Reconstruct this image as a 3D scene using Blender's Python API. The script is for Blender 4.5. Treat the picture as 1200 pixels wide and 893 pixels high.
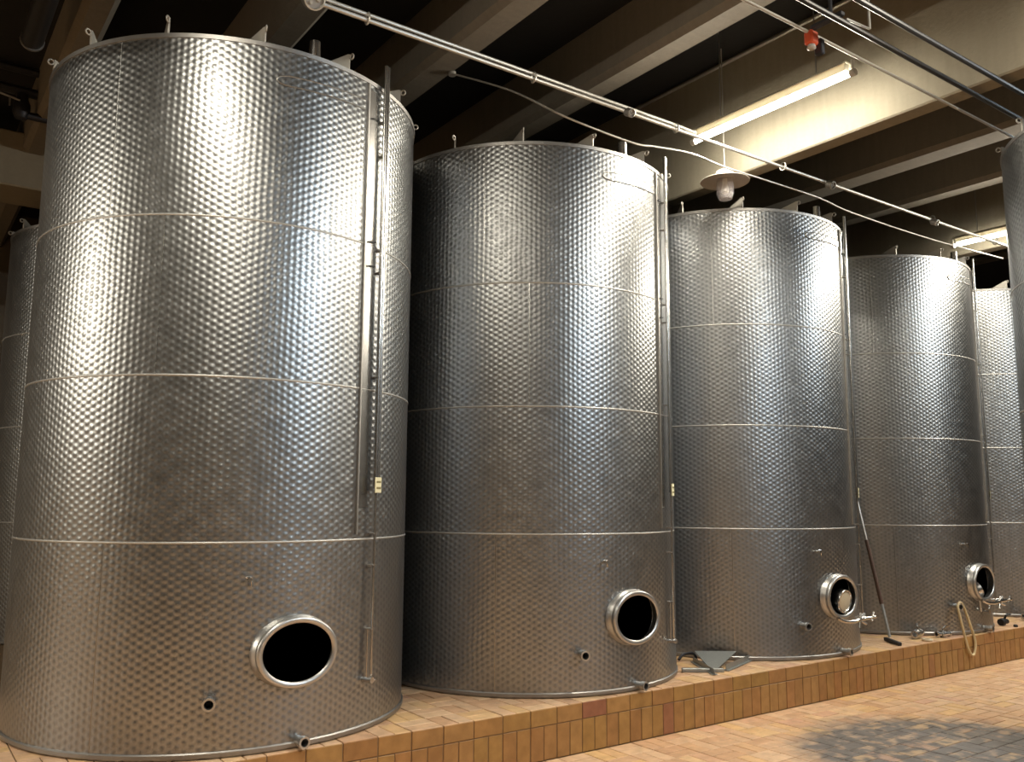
import bpy, bmesh, math, random
from mathutils import Vector, Matrix

for o in list(bpy.data.objects):
    bpy.data.objects.remove(o)
random.seed(7)
PI = math.pi
scene = bpy.context.scene
COL = scene.collection

# ------------------------------------------------------------------ camera
cam_data = bpy.data.cameras.new('camera')
cam = bpy.data.objects.new('camera', cam_data)
COL.objects.link(cam)
CF = Vector((0.57844214, 0.8043213, 0.1359115))
CR = Vector((0.81137918, -0.58449175, 0.00576303))
CU = Vector((-0.08407448, -0.10694218, 0.99070422))
M = Matrix((CR, CU, -CF)).transposed().to_4x4()
M.translation = Vector((0, 0, 1.6106))
cam.matrix_world = M
cam_data.sensor_fit = 'HORIZONTAL'
cam_data.sensor_width = 36.0
cam_data.lens = 36.0 * 1015.53 / 1200.0
cam_data.clip_start = 0.05
cam_data.clip_end = 200
scene.camera = cam

# ------------------------------------------------------------------ world, exposure
world = bpy.data.worlds.new('world')
scene.world = world
world.use_nodes = True
world.node_tree.nodes['Background'].inputs[0].default_value = (0.9, 0.85, 0.75, 1)
world.node_tree.nodes['Background'].inputs[1].default_value = 0.02
vs = scene.view_settings
vs.view_transform = 'Standard'
vs.look = 'None'
vs.gamma = 1.0
vs.use_curve_mapping = False
vs.exposure = 2.45
scene.cycles.caustics_reflective = False
scene.cycles.caustics_refractive = False
scene.cycles.blur_glossy = 1.0
scene.cycles.sample_clamp_indirect = 4.0
TUBE_WARM = (1.0, 0.92, 0.76)
TUBE_COOL = (0.70, 0.86, 1.0)
TUBE_L = 4.0         # glow of the glass tube itself
TUBE_W = 17.0        # watts of each of the two strips of light a tube sends down

# ------------------------------------------------------------------ dimensions
R = 1.1731
TANK_Y = 5.7027
TANK_X = [1.7998, 4.2548, 6.6594, 9.095, 11.50]
ZP = 0.312            # plinth top
ZB, ZS1, ZS2, ZS3, ZT = 0.0, 1.3868 - 0.318, 2.2582 - 0.318, 3.133 - 0.318, 4.1762 - 0.318
PY = 4.4804           # plinth front face
SLAB = 5.5
BEAM = 5.0
DEEP = 4.41

# ------------------------------------------------------------------ materials
SWIRL_SLOPE = 0.080
def nodes(name):
    m = bpy.data.materials.new(name)
    m.use_nodes = True
    nt = m.node_tree
    return m, nt, nt.nodes['Principled BSDF']

def mat(name, col, rough=0.5, metal=0.0, noise=0.0, scale=20.0, bump=0.0, spec=0.5):
    m, nt, b = nodes(name)
    b.inputs['Base Color'].default_value = (*col, 1)
    b.inputs['Roughness'].default_value = rough
    b.inputs['Metallic'].default_value = metal
    b.inputs['Specular IOR Level'].default_value = spec
    if noise or bump:
        tc = nt.nodes.new('ShaderNodeNewGeometry')
        n = nt.nodes.new('ShaderNodeTexNoise')
        n.inputs['Scale'].default_value = scale
        n.inputs['Detail'].default_value = 6
        nt.links.new(tc.outputs['Position'], n.inputs['Vector'])
        if noise:
            mx = nt.nodes.new('ShaderNodeMix'); mx.data_type = 'RGBA'
            mx.inputs[6].default_value = (*[c * (1 - noise) for c in col], 1)
            mx.inputs[7].default_value = (*[min(1, c * (1 + noise)) for c in col], 1)
            nt.links.new(n.outputs['Fac'], mx.inputs[0])
            nt.links.new(mx.outputs[2], b.inputs['Base Color'])
        if bump:
            bp = nt.nodes.new('ShaderNodeBump')
            bp.inputs['Distance'].default_value = bump
            bp.inputs['Strength'].default_value = 1.0
            nt.links.new(n.outputs['Fac'], bp.inputs['Height'])
            nt.links.new(bp.outputs['Normal'], b.inputs['Normal'])
    return m

def math_node(nt, op, a, b=None, c=None):
    n = nt.nodes.new('ShaderNodeMath'); n.operation = op
    for i, v in enumerate((a, b, c)):
        if v is None:
            continue
        if isinstance(v, (int, float)):
            n.inputs[i].default_value = v
        else:
            nt.links.new(v, n.inputs[i])
    return n.outputs[0]

def steel_swirl():
    """stainless sheet with a honeycomb of small circular polishing marks (hex pitch 4 cm)"""
    m, nt, b = nodes('steel_swirl')
    L = nt.links.new
    tc = nt.nodes.new('ShaderNodeTexCoord')
    wob = nt.nodes.new('ShaderNodeTexNoise'); wob.inputs['Scale'].default_value = 5; wob.inputs['Detail'].default_value = 1
    L(tc.outputs['Object'], wob.inputs['Vector'])
    sx = nt.nodes.new('ShaderNodeSeparateXYZ'); L(tc.outputs['Object'], sx.inputs[0])
    wx = nt.nodes.new('ShaderNodeSeparateXYZ'); L(wob.outputs['Color'], wx.inputs[0])
    ang = math_node(nt, 'ARCTAN2', sx.outputs['X'], math_node(nt, 'MULTIPLY', sx.outputs['Y'], -1))
    u = math_node(nt, 'MULTIPLY', ang, R)
    u = math_node(nt, 'ADD', u, math_node(nt, 'MULTIPLY_ADD', wx.outputs['X'], 0.016, -0.008))
    v = math_node(nt, 'ADD', sx.outputs['Z'], math_node(nt, 'MULTIPLY_ADD', wx.outputs['Y'], 0.016, -0.008))
    k = 2 * PI / (2 * PI * R / 212)
    kv = k * math.sqrt(3) / 2
    hu = math_node(nt, 'MULTIPLY', u, k)
    hu2 = math_node(nt, 'MULTIPLY', u, k / 2)
    hv = math_node(nt, 'MULTIPLY', v, kv)
    s1 = math_node(nt, 'SINE', hu)
    s2 = math_node(nt, 'SINE', math_node(nt, 'ADD', hu2, hv))
    s3 = math_node(nt, 'SINE', math_node(nt, 'SUBTRACT', hu2, hv))
    du = math_node(nt, 'MULTIPLY_ADD', math_node(nt, 'ADD', s2, s3), 0.5, s1)
    dv = math_node(nt, 'MULTIPLY', math_node(nt, 'SUBTRACT', s2, s3), math.sqrt(3) / 2)
    # every mark is pressed with slightly different force
    nz = nt.nodes.new('ShaderNodeTexNoise'); nz.inputs['Scale'].default_value = 14; nz.inputs['Detail'].default_value = 1
    L(tc.outputs['Object'], nz.inputs['Vector'])
    amp = math_node(nt, 'MULTIPLY_ADD', nz.outputs['Fac'], SWIRL_SLOPE * 0.9, SWIRL_SLOPE * 0.55)
    # gentle waviness of the sheet
    wv = nt.nodes.new('ShaderNodeTexNoise'); wv.inputs['Scale'].default_value = 2.2; wv.inputs['Detail'].default_value = 2
    mp = nt.nodes.new('ShaderNodeMapping'); mp.inputs['Scale'].default_value = (1, 1, 0.3)
    L(tc.outputs['Object'], mp.inputs['Vector']); L(mp.outputs[0], wv.inputs['Vector'])
    ws = nt.nodes.new('ShaderNodeSeparateXYZ'); L(wv.outputs['Color'], ws.inputs[0])
    su = math_node(nt, 'ADD', math_node(nt, 'MULTIPLY', du, amp), math_node(nt, 'MULTIPLY_ADD', ws.outputs['X'], 0.10, -0.05))
    sv = math_node(nt, 'ADD', math_node(nt, 'MULTIPLY', dv, amp), math_node(nt, 'MULTIPLY_ADD', ws.outputs['Y'], 0.06, -0.03))
    sa = math_node(nt, 'SINE', ang); ca = math_node(nt, 'COSINE', ang)
    nx = math_node(nt, 'ADD', sa, math_node(nt, 'MULTIPLY', ca, su))
    ny = math_node(nt, 'SUBTRACT', math_node(nt, 'MULTIPLY', sa, su), ca)
    cb = nt.nodes.new('ShaderNodeCombineXYZ')
    L(nx, cb.inputs[0]); L(ny, cb.inputs[1]); L(sv, cb.inputs[2])
    vt = nt.nodes.new('ShaderNodeVectorTransform'); vt.vector_type = 'NORMAL'; vt.convert_from = 'OBJECT'; vt.convert_to = 'WORLD'
    L(cb.outputs[0], vt.inputs[0])
    nm = nt.nodes.new('ShaderNodeVectorMath'); nm.operation = 'NORMALIZE'
    L(vt.outputs[0], nm.inputs[0])
    L(nm.outputs[0], b.inputs['Normal'])
    # faint film of dirt
    cr = nt.nodes.new('ShaderNodeMix'); cr.data_type = 'RGBA'
    cr.inputs[6].default_value = (0.285, 0.289, 0.292, 1)
    cr.inputs[7].default_value = (0.375, 0.380, 0.383, 1)
    L(wv.outputs['Fac'], cr.inputs[0])
    # the middle of every mark is ground a little darker than its edge
    c1 = math_node(nt, 'COSINE', hu)
    c2 = math_node(nt, 'COSINE', math_node(nt, 'ADD', hu2, hv))
    c3 = math_node(nt, 'COSINE', math_node(nt, 'SUBTRACT', hu2, hv))
    hh = math_node(nt, 'ADD', math_node(nt, 'ADD', c1, c2), c3)
    dk = nt.nodes.new('ShaderNodeMapRange')
    dk.inputs[1].default_value = 2.6; dk.inputs[2].default_value = -0.6
    dk.inputs[3].default_value = 0.83; dk.inputs[4].default_value = 1.06
    L(hh, dk.inputs[0])
    vm = nt.nodes.new('ShaderNodeVectorMath'); vm.operation = 'SCALE'
    L(cr.outputs[2], vm.inputs[0]); L(dk.outputs[0], vm.inputs['Scale'])
    L(vm.outputs[0], b.inputs['Base Color'])
    b.inputs['Metallic'].default_value = 1.0
    L(math_node(nt, 'MULTIPLY_ADD', nz.outputs['Fac'], 0.10, 0.31), b.inputs['Roughness'])
    return m

def tile_mat(name, stain):
    m, nt, b = nodes(name)
    L = nt.links.new
    geo = nt.nodes.new('ShaderNodeNewGeometry')
    oi = nt.nodes.new('ShaderNodeObjectInfo')
    r = math_node(nt, 'FRACT', math_node(nt, 'ADD', oi.outputs['Random'], geo.outputs['Random Per Island']))
    ramp = nt.nodes.new('ShaderNodeValToRGB')
    e = ramp.color_ramp.elements
    if stain:
        cols = [(0.0, (0.62, 0.37, 0.215)), (0.3, (0.70, 0.45, 0.275)), (0.6, (0.74, 0.50, 0.315)), (0.82, (0.76, 0.49, 0.235)), (1.0, (0.66, 0.39, 0.26))]
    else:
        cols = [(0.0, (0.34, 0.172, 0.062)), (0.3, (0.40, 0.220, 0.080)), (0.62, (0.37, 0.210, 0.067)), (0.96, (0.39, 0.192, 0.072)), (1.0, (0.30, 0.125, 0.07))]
    e[0].position, e[0].color = cols[0][0], (*cols[0][1], 1)
    e[1].position, e[1].color = cols[-1][0], (*cols[-1][1], 1)
    for p, c in cols[1:-1]:
        x = e.new(p); x.color = (*c, 1)
    L(r, ramp.inputs[0])
    n = nt.nodes.new('ShaderNodeTexNoise'); n.inputs['Scale'].default_value = 14; n.inputs['Detail'].default_value = 5
    L(geo.outputs['Position'], n.inputs['Vector'])
    mx = nt.nodes.new('ShaderNodeMix'); mx.data_type = 'RGBA'; mx.blend_type = 'MULTIPLY'
    mx.inputs[0].default_value = 0.55
    g = nt.nodes.new('ShaderNodeValToRGB')
    g.color_ramp.elements[0].position = 0.3; g.color_ramp.elements[0].color = (0.55, 0.52, 0.5, 1)
    g.color_ramp.elements[1].position = 0.65; g.color_ramp.elements[1].color = (1, 1, 1, 1)
    L(n.outputs['Fac'], g.inputs[0])
    L(ramp.outputs[0], mx.inputs[6]); L(g.outputs[0], mx.inputs[7])
    col = mx.outputs[2]
    rough = 0.42
    if stain:
        # round sooty stain left on the floor beside the plinth
        sp = nt.nodes.new('ShaderNodeSeparateXYZ'); L(geo.outputs['Position'], sp.inputs[0])
        dx = math_node(nt, 'SUBTRACT', sp.outputs['X'], 5.75)
        dy = math_node(nt, 'SUBTRACT', sp.outputs['Y'], 2.95)
        d = math_node(nt, 'SQRT', math_node(nt, 'ADD', math_node(nt, 'MULTIPLY', dx, dx), math_node(nt, 'MULTIPLY', dy, dy)))
        n2 = nt.nodes.new('ShaderNodeTexNoise'); n2.inputs['Scale'].default_value = 6.0; n2.inputs['Detail'].default_value = 6
        L(geo.outputs['Position'], n2.inputs['Vector'])
        d = math_node(nt, 'ADD', d, math_node(nt, 'MULTIPLY_ADD', n2.outputs['Fac'], 0.5, -0.25))
        mr = nt.nodes.new('ShaderNodeMapRange'); mr.inputs[1].default_value = 1.20; mr.inputs[2].default_value = 0.92
        L(d, mr.inputs[0])
        n3 = nt.nodes.new('ShaderNodeTexNoise'); n3.inputs['Scale'].default_value = 11; n3.inputs['Detail'].default_value = 3
        L(geo.outputs['Position'], n3.inputs['Vector'])
        wear = nt.nodes.new('ShaderNodeMapRange'); wear.inputs[1].default_value = 0.60; wear.inputs[2].default_value = 0.76
        L(math_node(nt, 'MULTIPLY_ADD', r, 0.20, n3.outputs['Fac']), wear.inputs[0])
        keep = math_node(nt, 'MULTIPLY', mr.outputs[0], math_node(nt, 'MULTIPLY_ADD', wear.outputs[0], -0.45, 0.97))
        sc = nt.nodes.new('ShaderNodeMix'); sc.data_type = 'RGBA'
        sc.inputs[6].default_value = (0.045, 0.042, 0.042, 1); sc.inputs[7].default_value = (0.23, 0.212, 0.20, 1)
        L(n3.outputs['Fac'], sc.inputs[0])
        st = nt.nodes.new('ShaderNodeMix'); st.data_type = 'RGBA'
        L(keep, st.inputs[0]); L(col, st.inputs[6]); L(sc.outputs[2], st.inputs[7])
        col = st.outputs[2]
    L(col, b.inputs['Base Color'])
    b.inputs['Roughness'].default_value = rough
    b.inputs['Specular IOR Level'].default_value = 0.35
    bp = nt.nodes.new('ShaderNodeBump'); bp.inputs['Distance'].default_value = 0.002; bp.inputs['Strength'].default_value = 0.6
    L(n.outputs['Fac'], bp.inputs['Height']); L(bp.outputs['Normal'], b.inputs['Normal'])
    return m

def concrete(name, col, streak=0.25):
    m, nt, b = nodes(name)
    L = nt.links.new
    geo = nt.nodes.new('ShaderNodeNewGeometry')
    mp = nt.nodes.new('ShaderNodeMapping'); mp.inputs['Scale'].default_value = (3, 9, 1.2)
    L(geo.outputs['Position'], mp.inputs['Vector'])
    n = nt.nodes.new('ShaderNodeTexNoise'); n.inputs['Scale'].default_value = 2.2; n.inputs['Detail'].default_value = 7
    L(mp.outputs[0], n.inputs['Vector'])
    n2 = nt.nodes.new('ShaderNodeTexNoise'); n2.inputs['Scale'].default_value = 35; n2.inputs['Detail'].default_value = 4
    L(geo.outputs['Position'], n2.inputs['Vector'])
    mx = nt.nodes.new('ShaderNodeMix'); mx.data_type = 'RGBA'
    mx.inputs[6].default_value = (*[c * (1 - streak) for c in col], 1)
    mx.inputs[7].default_value = (*[c * (1 + streak) for c in col], 1)
    L(math_node(nt, 'MULTIPLY_ADD', n2.outputs['Fac'], 0.35, math_node(nt, 'MULTIPLY', n.outputs['Fac'], 0.65)), mx.inputs[0])
    L(mx.outputs[2], b.inputs['Base Color'])
    b.inputs['Roughness'].default_value = 0.85
    bp = nt.nodes.new('ShaderNodeBump'); bp.inputs['Distance'].default_value = 0.004; bp.inputs['Strength'].default_value = 0.5
    L(n2.outputs['Fac'], bp.inputs['Height']); L(bp.outputs['Normal'], b.inputs['Normal'])
    return m

def emit(name, col, strength):
    m, nt, b = nodes(name)
    b.inputs['Base Color'].default_value = (0.8, 0.8, 0.8, 1)
    b.inputs['Emission Color'].default_value = (*col, 1)
    b.inputs['Emission Strength'].default_value = strength
    m.cycles.emission_sampling = 'NONE'
    return m

def glass_mat():
    m, nt, b = nodes('lamp_glass')
    b.inputs['Base Color'].default_value = (0.86, 0.82, 0.84, 1)
    b.inputs['Roughness'].default_value = 0.08
    b.inputs['Alpha'].default_value = 0.22
    return m

MT = dict(
    swirl=steel_swirl(),
    steel=mat('steel_smooth', (0.50, 0.49, 0.475), 0.26, 1.0, 0.06, 30),
    weld=mat('steel_weld', (0.45, 0.445, 0.43), 0.45, 0.55, 0.1, 60),
    rim=mat('steel_rim', (0.33, 0.32, 0.31), 0.45, 1.0, 0.1, 25),
    polished=mat('steel_polished', (0.56, 0.55, 0.535), 0.22, 1.0),
    flange=mat('steel_flange', (0.48, 0.47, 0.455), 0.36, 0.9, 0.08, 40),
    dull=mat('steel_dull', (0.40, 0.385, 0.365), 0.45, 1.0, 0.15, 18),
    lug=mat('lug_steel', (0.42, 0.40, 0.36), 0.55, 0.35, 0.1, 30),
    zinc=mat('zinc_sheet', (0.35, 0.36, 0.35), 0.5, 0.85, 0.2, 60),
    dark=mat('dark_metal', (0.035, 0.035, 0.04), 0.5, 0.6, 0.2, 20),
    darkpipe=mat('dark_pipe_paint', (0.022, 0.022, 0.024), 0.45, 0.2, 0.2, 20),
    conduit=mat('conduit_grey', (0.48, 0.465, 0.43), 0.35, 0.5, 0.1, 40),
    cable=mat('cable_grey', (0.40, 0.39, 0.36), 0.5, 0.0, 0.1, 30),
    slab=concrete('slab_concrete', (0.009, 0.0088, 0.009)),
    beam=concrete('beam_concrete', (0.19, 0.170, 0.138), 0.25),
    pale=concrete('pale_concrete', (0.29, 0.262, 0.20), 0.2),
    wall=concrete('wall_plaster', (0.13, 0.112, 0.09), 0.2),
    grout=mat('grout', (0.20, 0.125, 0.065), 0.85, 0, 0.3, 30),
    floor_grout=mat('floor_grout', (0.30, 0.19, 0.105), 0.85, 0, 0.3, 30),
    tile=tile_mat('plinth_tile', False),
    ftile=tile_mat('floor_tile_mat', True),
    enamel=mat('white_enamel', (0.80, 0.76, 0.64), 0.4),
    enamel_grey=mat('grey_enamel', (0.50, 0.47, 0.43), 0.45, 0, 0.1, 20),
    red=mat('red_plastic', (0.62, 0.09, 0.03), 0.45, 0, 0.15, 40),
    black=mat('black_rubber', (0.012, 0.012, 0.013), 0.6),
    hose=mat('cream_hose', (0.56, 0.44, 0.25), 0.5, 0, 0.1, 50),
    cream=mat('label_cream', (0.72, 0.68, 0.46), 0.6),
    ink=mat('label_ink', (0.20, 0.17, 0.07), 0.7),
    wood=mat('shaft_brown', (0.085, 0.045, 0.03), 0.6, 0, 0.4, 25),
    beige=mat('door_beige', (0.62, 0.53, 0.38), 0.5, 0, 0.12, 20),
    glass=glass_mat(),
    tube_warm=emit('tube_warm', TUBE_WARM, TUBE_L),
    tube_cool=emit('tube_cool', TUBE_COOL, TUBE_L),
)

# ------------------------------------------------------------------ mesh helpers
def link(name, me, parent=None, loc=None, rot=None):
    o = bpy.data.objects.new(name, me)
    COL.objects.link(o)
    if parent is not None:
        o.parent = parent
    if loc is not None:
        o.location = loc
    if rot is not None:
        o.rotation_euler = rot
    return o

def finish(bm, name, material, parent=None, smooth=False, angle=35, loc=None, rot=None):
    bmesh.ops.recalc_face_normals(bm, faces=bm.faces)
    me = bpy.data.meshes.new(name)
    bm.to_mesh(me); bm.free()
    if smooth:
        for p in me.polygons:
            p.use_smooth = True
        me.set_sharp_from_angle(angle=math.radians(angle))
    me.materials.append(MT[material] if isinstance(material, str) else material)
    return link(name, me, parent, loc, rot)

def add_box(bm, x0, x1, y0, y1, z0, z1, bevel=0.0, mtx=None):
    r = bmesh.ops.create_cube(bm, size=1.0)
    vs_ = r['verts']
    for v in vs_:
        v.co = Vector(((x0 + x1) / 2 + v.co.x * (x1 - x0), (y0 + y1) / 2 + v.co.y * (y1 - y0), (z0 + z1) / 2 + v.co.z * (z1 - z0)))
    if bevel:
        es = list({e for v in vs_ for e in v.link_edges})
        res = bmesh.ops.bevel(bm, geom=es, offset=bevel, segments=1, affect='EDGES')
        vs_ = list({v for f in res['faces'] for v in f.verts} | {v for v in vs_ if v.is_valid})
    if mtx is not None:
        bmesh.ops.transform(bm, matrix=mtx, verts=vs_)

def add_tube(bm, pts, r, seg=10, closed=False, caps=True):
    """tube through a list of points; r a number or a list"""
    pts = [Vector(p) for p in pts]
    n = len(pts)
    rs = r if isinstance(r, (list, tuple)) else [r] * n
    rings = []
    prev = None
    for i, p in enumerate(pts):
        if closed:
            t = (pts[(i + 1) % n] - pts[i - 1])
        else:
            t = pts[min(i + 1, n - 1)] - pts[max(i - 1, 0)]
        t.normalize()
        if prev is None:
            a = Vector((0, 0, 1)) if abs(t.z) < 0.9 else Vector((1, 0, 0))
            s = t.cross(a).normalized()
        else:
            s = (prev - t * prev.dot(t)).normalized()
        prev = s
        w = t.cross(s)
        rings.append([bm.verts.new(p + (s * math.cos(2 * PI * k / seg) + w * math.sin(2 * PI * k / seg)) * rs[i]) for k in range(seg)])
    m = n if closed else n - 1
    for i in range(m):
        a, b = rings[i], rings[(i + 1) % n]
        for k in range(seg):
            bm.faces.new((a[k], a[(k + 1) % seg], b[(k + 1) % seg], b[k]))
    if caps and not closed:
        bm.faces.new(rings[0]); bm.faces.new(rings[-1][::-1])

def add_lathe(bm, prof, seg=32, mtx=None, closed=False, sx=1.0):
    """profile (r, z) spun about z; sx stretches x to make ovals"""
    rings = []
    new = []
    for (r, z) in prof:
        if r < 1e-6:
            v = bm.verts.new((0, 0, z)); rings.append([v]); new.append(v)
        else:
            ring = [bm.verts.new((r * sx * math.cos(2 * PI * k / seg), r * math.sin(2 * PI * k / seg), z)) for k in range(seg)]
            rings.append(ring); new += ring
    pairs = list(zip(rings, rings[1:]))
    if closed:
        pairs.append((rings[-1], rings[0]))
    for a, b in pairs:
        for k in range(seg):
            k2 = (k + 1) % seg
            if len(a) == 1 and len(b) == 1:
                continue
            if len(a) == 1:
                bm.faces.new((a[0], b[k2], b[k]))
            elif len(b) == 1:
                bm.faces.new((a[k], a[k2], b[0]))
            else:
                bm.faces.new((a[k], a[k2], b[k2], b[k]))
    if mtx is not None:
        bmesh.ops.transform(bm, matrix=mtx, verts=new)

def add_prism(bm, poly, depth, mtx=None):
    """polygon in xz extruded along y, centred"""
    f = [bm.verts.new((x, -depth / 2, z)) for x, z in poly]
    b = [bm.verts.new((x, depth / 2, z)) for x, z in poly]
    bm.faces.new(f); bm.faces.new(b[::-1])
    n = len(poly)
    for i in range(n):
        bm.faces.new((f[i], b[i], b[(i + 1) % n], f[(i + 1) % n]))
    if mtx is not None:
        bmesh.ops.transform(bm, matrix=mtx, verts=f + b)

def tag(o, label=None, cat=None, group=None, kind=None):
    if label: o['label'] = label
    if cat: o['category'] = cat
    if group: o['group'] = group
    if kind: o['kind'] = kind
    return o

def thing(name, label, cat, loc=(0, 0, 0), rotz=0.0, group=None):
    o = bpy.data.objects.new(name, None)
    COL.objects.link(o)
    o.empty_display_size = 0.1
    o.location = loc; o.rotation_euler = (0, 0, rotz)
    return tag(o, label, cat, group)

def dup(root, loc, rotz=0.0):
    def cp(o, parent):
        c = o.copy(); COL.objects.link(c); c.parent = parent
        for ch in o.children:
            cp(ch, c)
        return c
    r = cp(root, None)
    r.location = loc; r.rotation_euler = (0, 0, rotz)
    return r

def bez(pts, n=8):
    """Catmull-Rom through points"""
    pts = [Vector(p) for p in pts]
    out = []
    for i in range(len(pts) - 1):
        p0 = pts[max(i - 1, 0)]; p1 = pts[i]; p2 = pts[i + 1]; p3 = pts[min(i + 2, len(pts) - 1)]
        for k in range(n):
            t = k / n
            out.append(0.5 * ((2 * p1) + (p2 - p0) * t + (2 * p0 - 5 * p1 + 4 * p2 - p3) * t * t + (3 * p1 - p0 - 3 * p2 + p3) * t ** 3))
    out.append(pts[-1])
    return out

# ------------------------------------------------------------------ room shell
def struct(name, bm, material, label, cat, **kw):
    o = finish(bm, name, material, **kw)
    return tag(o, label, cat, kind='structure')

X0, X1, Y0, Y1 = -12.0, 19.0, -6.5, 13.5
bm = bmesh.new(); add_box(bm, X0, X1, Y0, Y1, -0.25, -0.004)
floor = struct('floor', bm, 'floor_grout', 'orange terracotta tile floor in front of the tank plinth', 'floor')
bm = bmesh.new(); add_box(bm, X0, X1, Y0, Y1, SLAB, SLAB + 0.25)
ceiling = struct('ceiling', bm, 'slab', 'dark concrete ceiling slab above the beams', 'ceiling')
for nm, bx in (('wall_back', (X0, X1, Y1, Y1 + 0.2)), ('wall_front', (X0, X1, Y0 - 0.2, Y0)),
               ('wall_left', (X0 - 0.2, X0, Y0, Y1)), ('wall_right', (X1, X1 + 0.2, Y0, Y1))):
    bm = bmesh.new(); add_box(bm, bx[0], bx[1], bx[2], bx[3], -0.25, SLAB + 0.25)
    struct(nm, bm, 'wall', 'brownish plastered cellar wall', 'wall')

# ------------------------------------------------------------------ ceiling beams (run away from the camera, along Y)
def beam(name, x0, x1, z0, label, y0=Y0, y1=Y1, ch=0.045, top=SLAB, material='beam'):
    bm = bmesh.new()
    poly = [(x0, top), (x0, z0 + ch), (x0 + ch, z0), (x1 - ch, z0), (x1, z0 + ch), (x1, top)]
    add_prism(bm, poly, y1 - y0, Matrix.Translation((0, (y0 + y1) / 2, 0)))
    return struct(name, bm, material, label, 'beam')

beam('concrete_beam', 0.84, 1.06, BEAM, 'grey concrete ceiling beam disappearing behind the largest tank')
beam('concrete_beam', 2.01, 2.27, BEAM, 'concrete ceiling beam with the round junction box below it')
beam('concrete_beam', 3.18, 3.46, BEAM, 'concrete ceiling beam passing between the two biggest tanks')
beam('concrete_beam', 4.45, 4.71, BEAM, 'concrete ceiling beam next to the lamp lit deep beam')
beam('concrete_beam', 6.80, 7.08, BEAM, 'concrete ceiling beam hidden behind the lamp lit deep beam')
beam('concrete_beam', 8.00, 8.34, BEAM, 'bare concrete beam beyond the lamp lit deep beam')
beam('concrete_beam', 9.20, 9.47, BEAM, 'bare concrete beam just before the far fluorescent lamp')
beam('concrete_beam', 12.3, 12.56, BEAM, 'farthest concrete beam above the last tanks')
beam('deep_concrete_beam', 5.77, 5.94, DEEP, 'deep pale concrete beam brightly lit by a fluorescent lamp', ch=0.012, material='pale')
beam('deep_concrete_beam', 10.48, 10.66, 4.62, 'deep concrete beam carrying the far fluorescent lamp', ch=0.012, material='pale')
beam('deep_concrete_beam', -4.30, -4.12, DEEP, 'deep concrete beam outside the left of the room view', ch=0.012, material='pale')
bm = bmesh.new(); add_box(bm, X0, X1, 9.5, 10.15, 4.64, 5.2, 0.015)
struct('cross_beam', bm, 'pale', 'pale concrete cross beam behind the tanks at the back', 'beam')

# ------------------------------------------------------------------ tiles
TP = 0.21
def tile_mesh(name, material):
    bm = bmesh.new()
    a, b_, t = 0.1015, 0.0490, 0.012
    bot = [bm.verts.new((sx * a, sy * b_, -t)) for sx, sy in ((-1, -1), (1, -1), (1, 1), (-1, 1))]
    mid = [bm.verts.new((sx * a, sy * b_, -0.002)) for sx, sy in ((-1, -1), (1, -1), (1, 1), (-1, 1))]
    top = [bm.verts.new((sx * (a - 0.002), sy * (b_ - 0.002), 0)) for sx, sy in ((-1, -1), (1, -1), (1, 1), (-1, 1))]
    for q in range(4):
        bm.faces.new((bot[q], bot[(q + 1) % 4], mid[(q + 1) % 4], mid[q]))
        bm.faces.new((mid[q], mid[(q + 1) % 4], top[(q + 1) % 4], top[q]))
    bm.faces.new(top)
    me = bpy.data.meshes.new(name)
    bm.to_mesh(me); bm.free()
    me.materials.append(MT[material])
    return me

tile_me = tile_mesh('tile', 'tile')
ftile_me = tile_mesh('floor_tile', 'ftile')

def tile_stuff(name, me, mats, material, parent):
    """many tiles too small or too hidden to pick apart, joined"""
    bm = bmesh.new()
    vco = [v.co.copy() for v in me.vertices]
    polys = [list(p.vertices) for p in me.polygons]
    for m in mats:
        nv = [bm.verts.new(m @ c) for c in vco]
        for p in polys:
            bm.faces.new([nv[k] for k in p])
    me2 = bpy.data.meshes.new(name)
    bm.to_mesh(me2); bm.free()
    me2.materials.append(MT[material])
    o = link(name, me2, parent)
    o['kind'] = 'stuff'
    return o

def weave(i0, i1, j0, j1, y_origin, z):
    """basket weave modules of two tiles; yields matrices"""
    for i in range(i0, i1):
        for j in range(j0, j1):
            cx = 0.02 + (i + 0.5) * TP
            cy = y_origin + (j + 0.5) * TP
            for s in (-1, 1):
                dz = random.uniform(-0.0012, 0.0012)
                tilt = random.uniform(-0.004, 0.004)
                if (i + j) % 2 == 0:
                    yield Matrix.Translation((cx, cy + s * TP / 4, z + dz)) @ Matrix.Rotation(tilt, 4, 'X')
                else:
                    yield Matrix.Translation((cx + s * TP / 4, cy, z + dz)) @ Matrix.Rotation(PI / 2, 4, 'Z') @ Matrix.Rotation(tilt, 4, 'X')

camP = Vector((0, 0, 1.6106))
def project(p):
    d = Vector(p) - camP
    z = d.dot(CF)
    return 600 + 1015.53 * d.dot(CR) / z, 446.5 - 1015.53 * d.dot(CU) / z, z

fl = list(weave(-12, 66, -22, 0, PY - 0.004, 0.0))
def in_view(m):
    if m.translation.x < 1: return False
    x, y, z = project(m.translation)
    return -10 < x < 1210 and y < 905 and z > 0
vis = sorted([m for m in fl if in_view(m)], key=lambda m: (m.translation - camP).length)
near = vis[:295]
ids = {id(m) for m in near}
for m in near:
    o = link('tile', ftile_me, floor); o.matrix_local = m
tile_stuff('distant_tiles', ftile_me, [m for m in fl if id(m) not in ids], 'ftile', floor)

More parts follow.
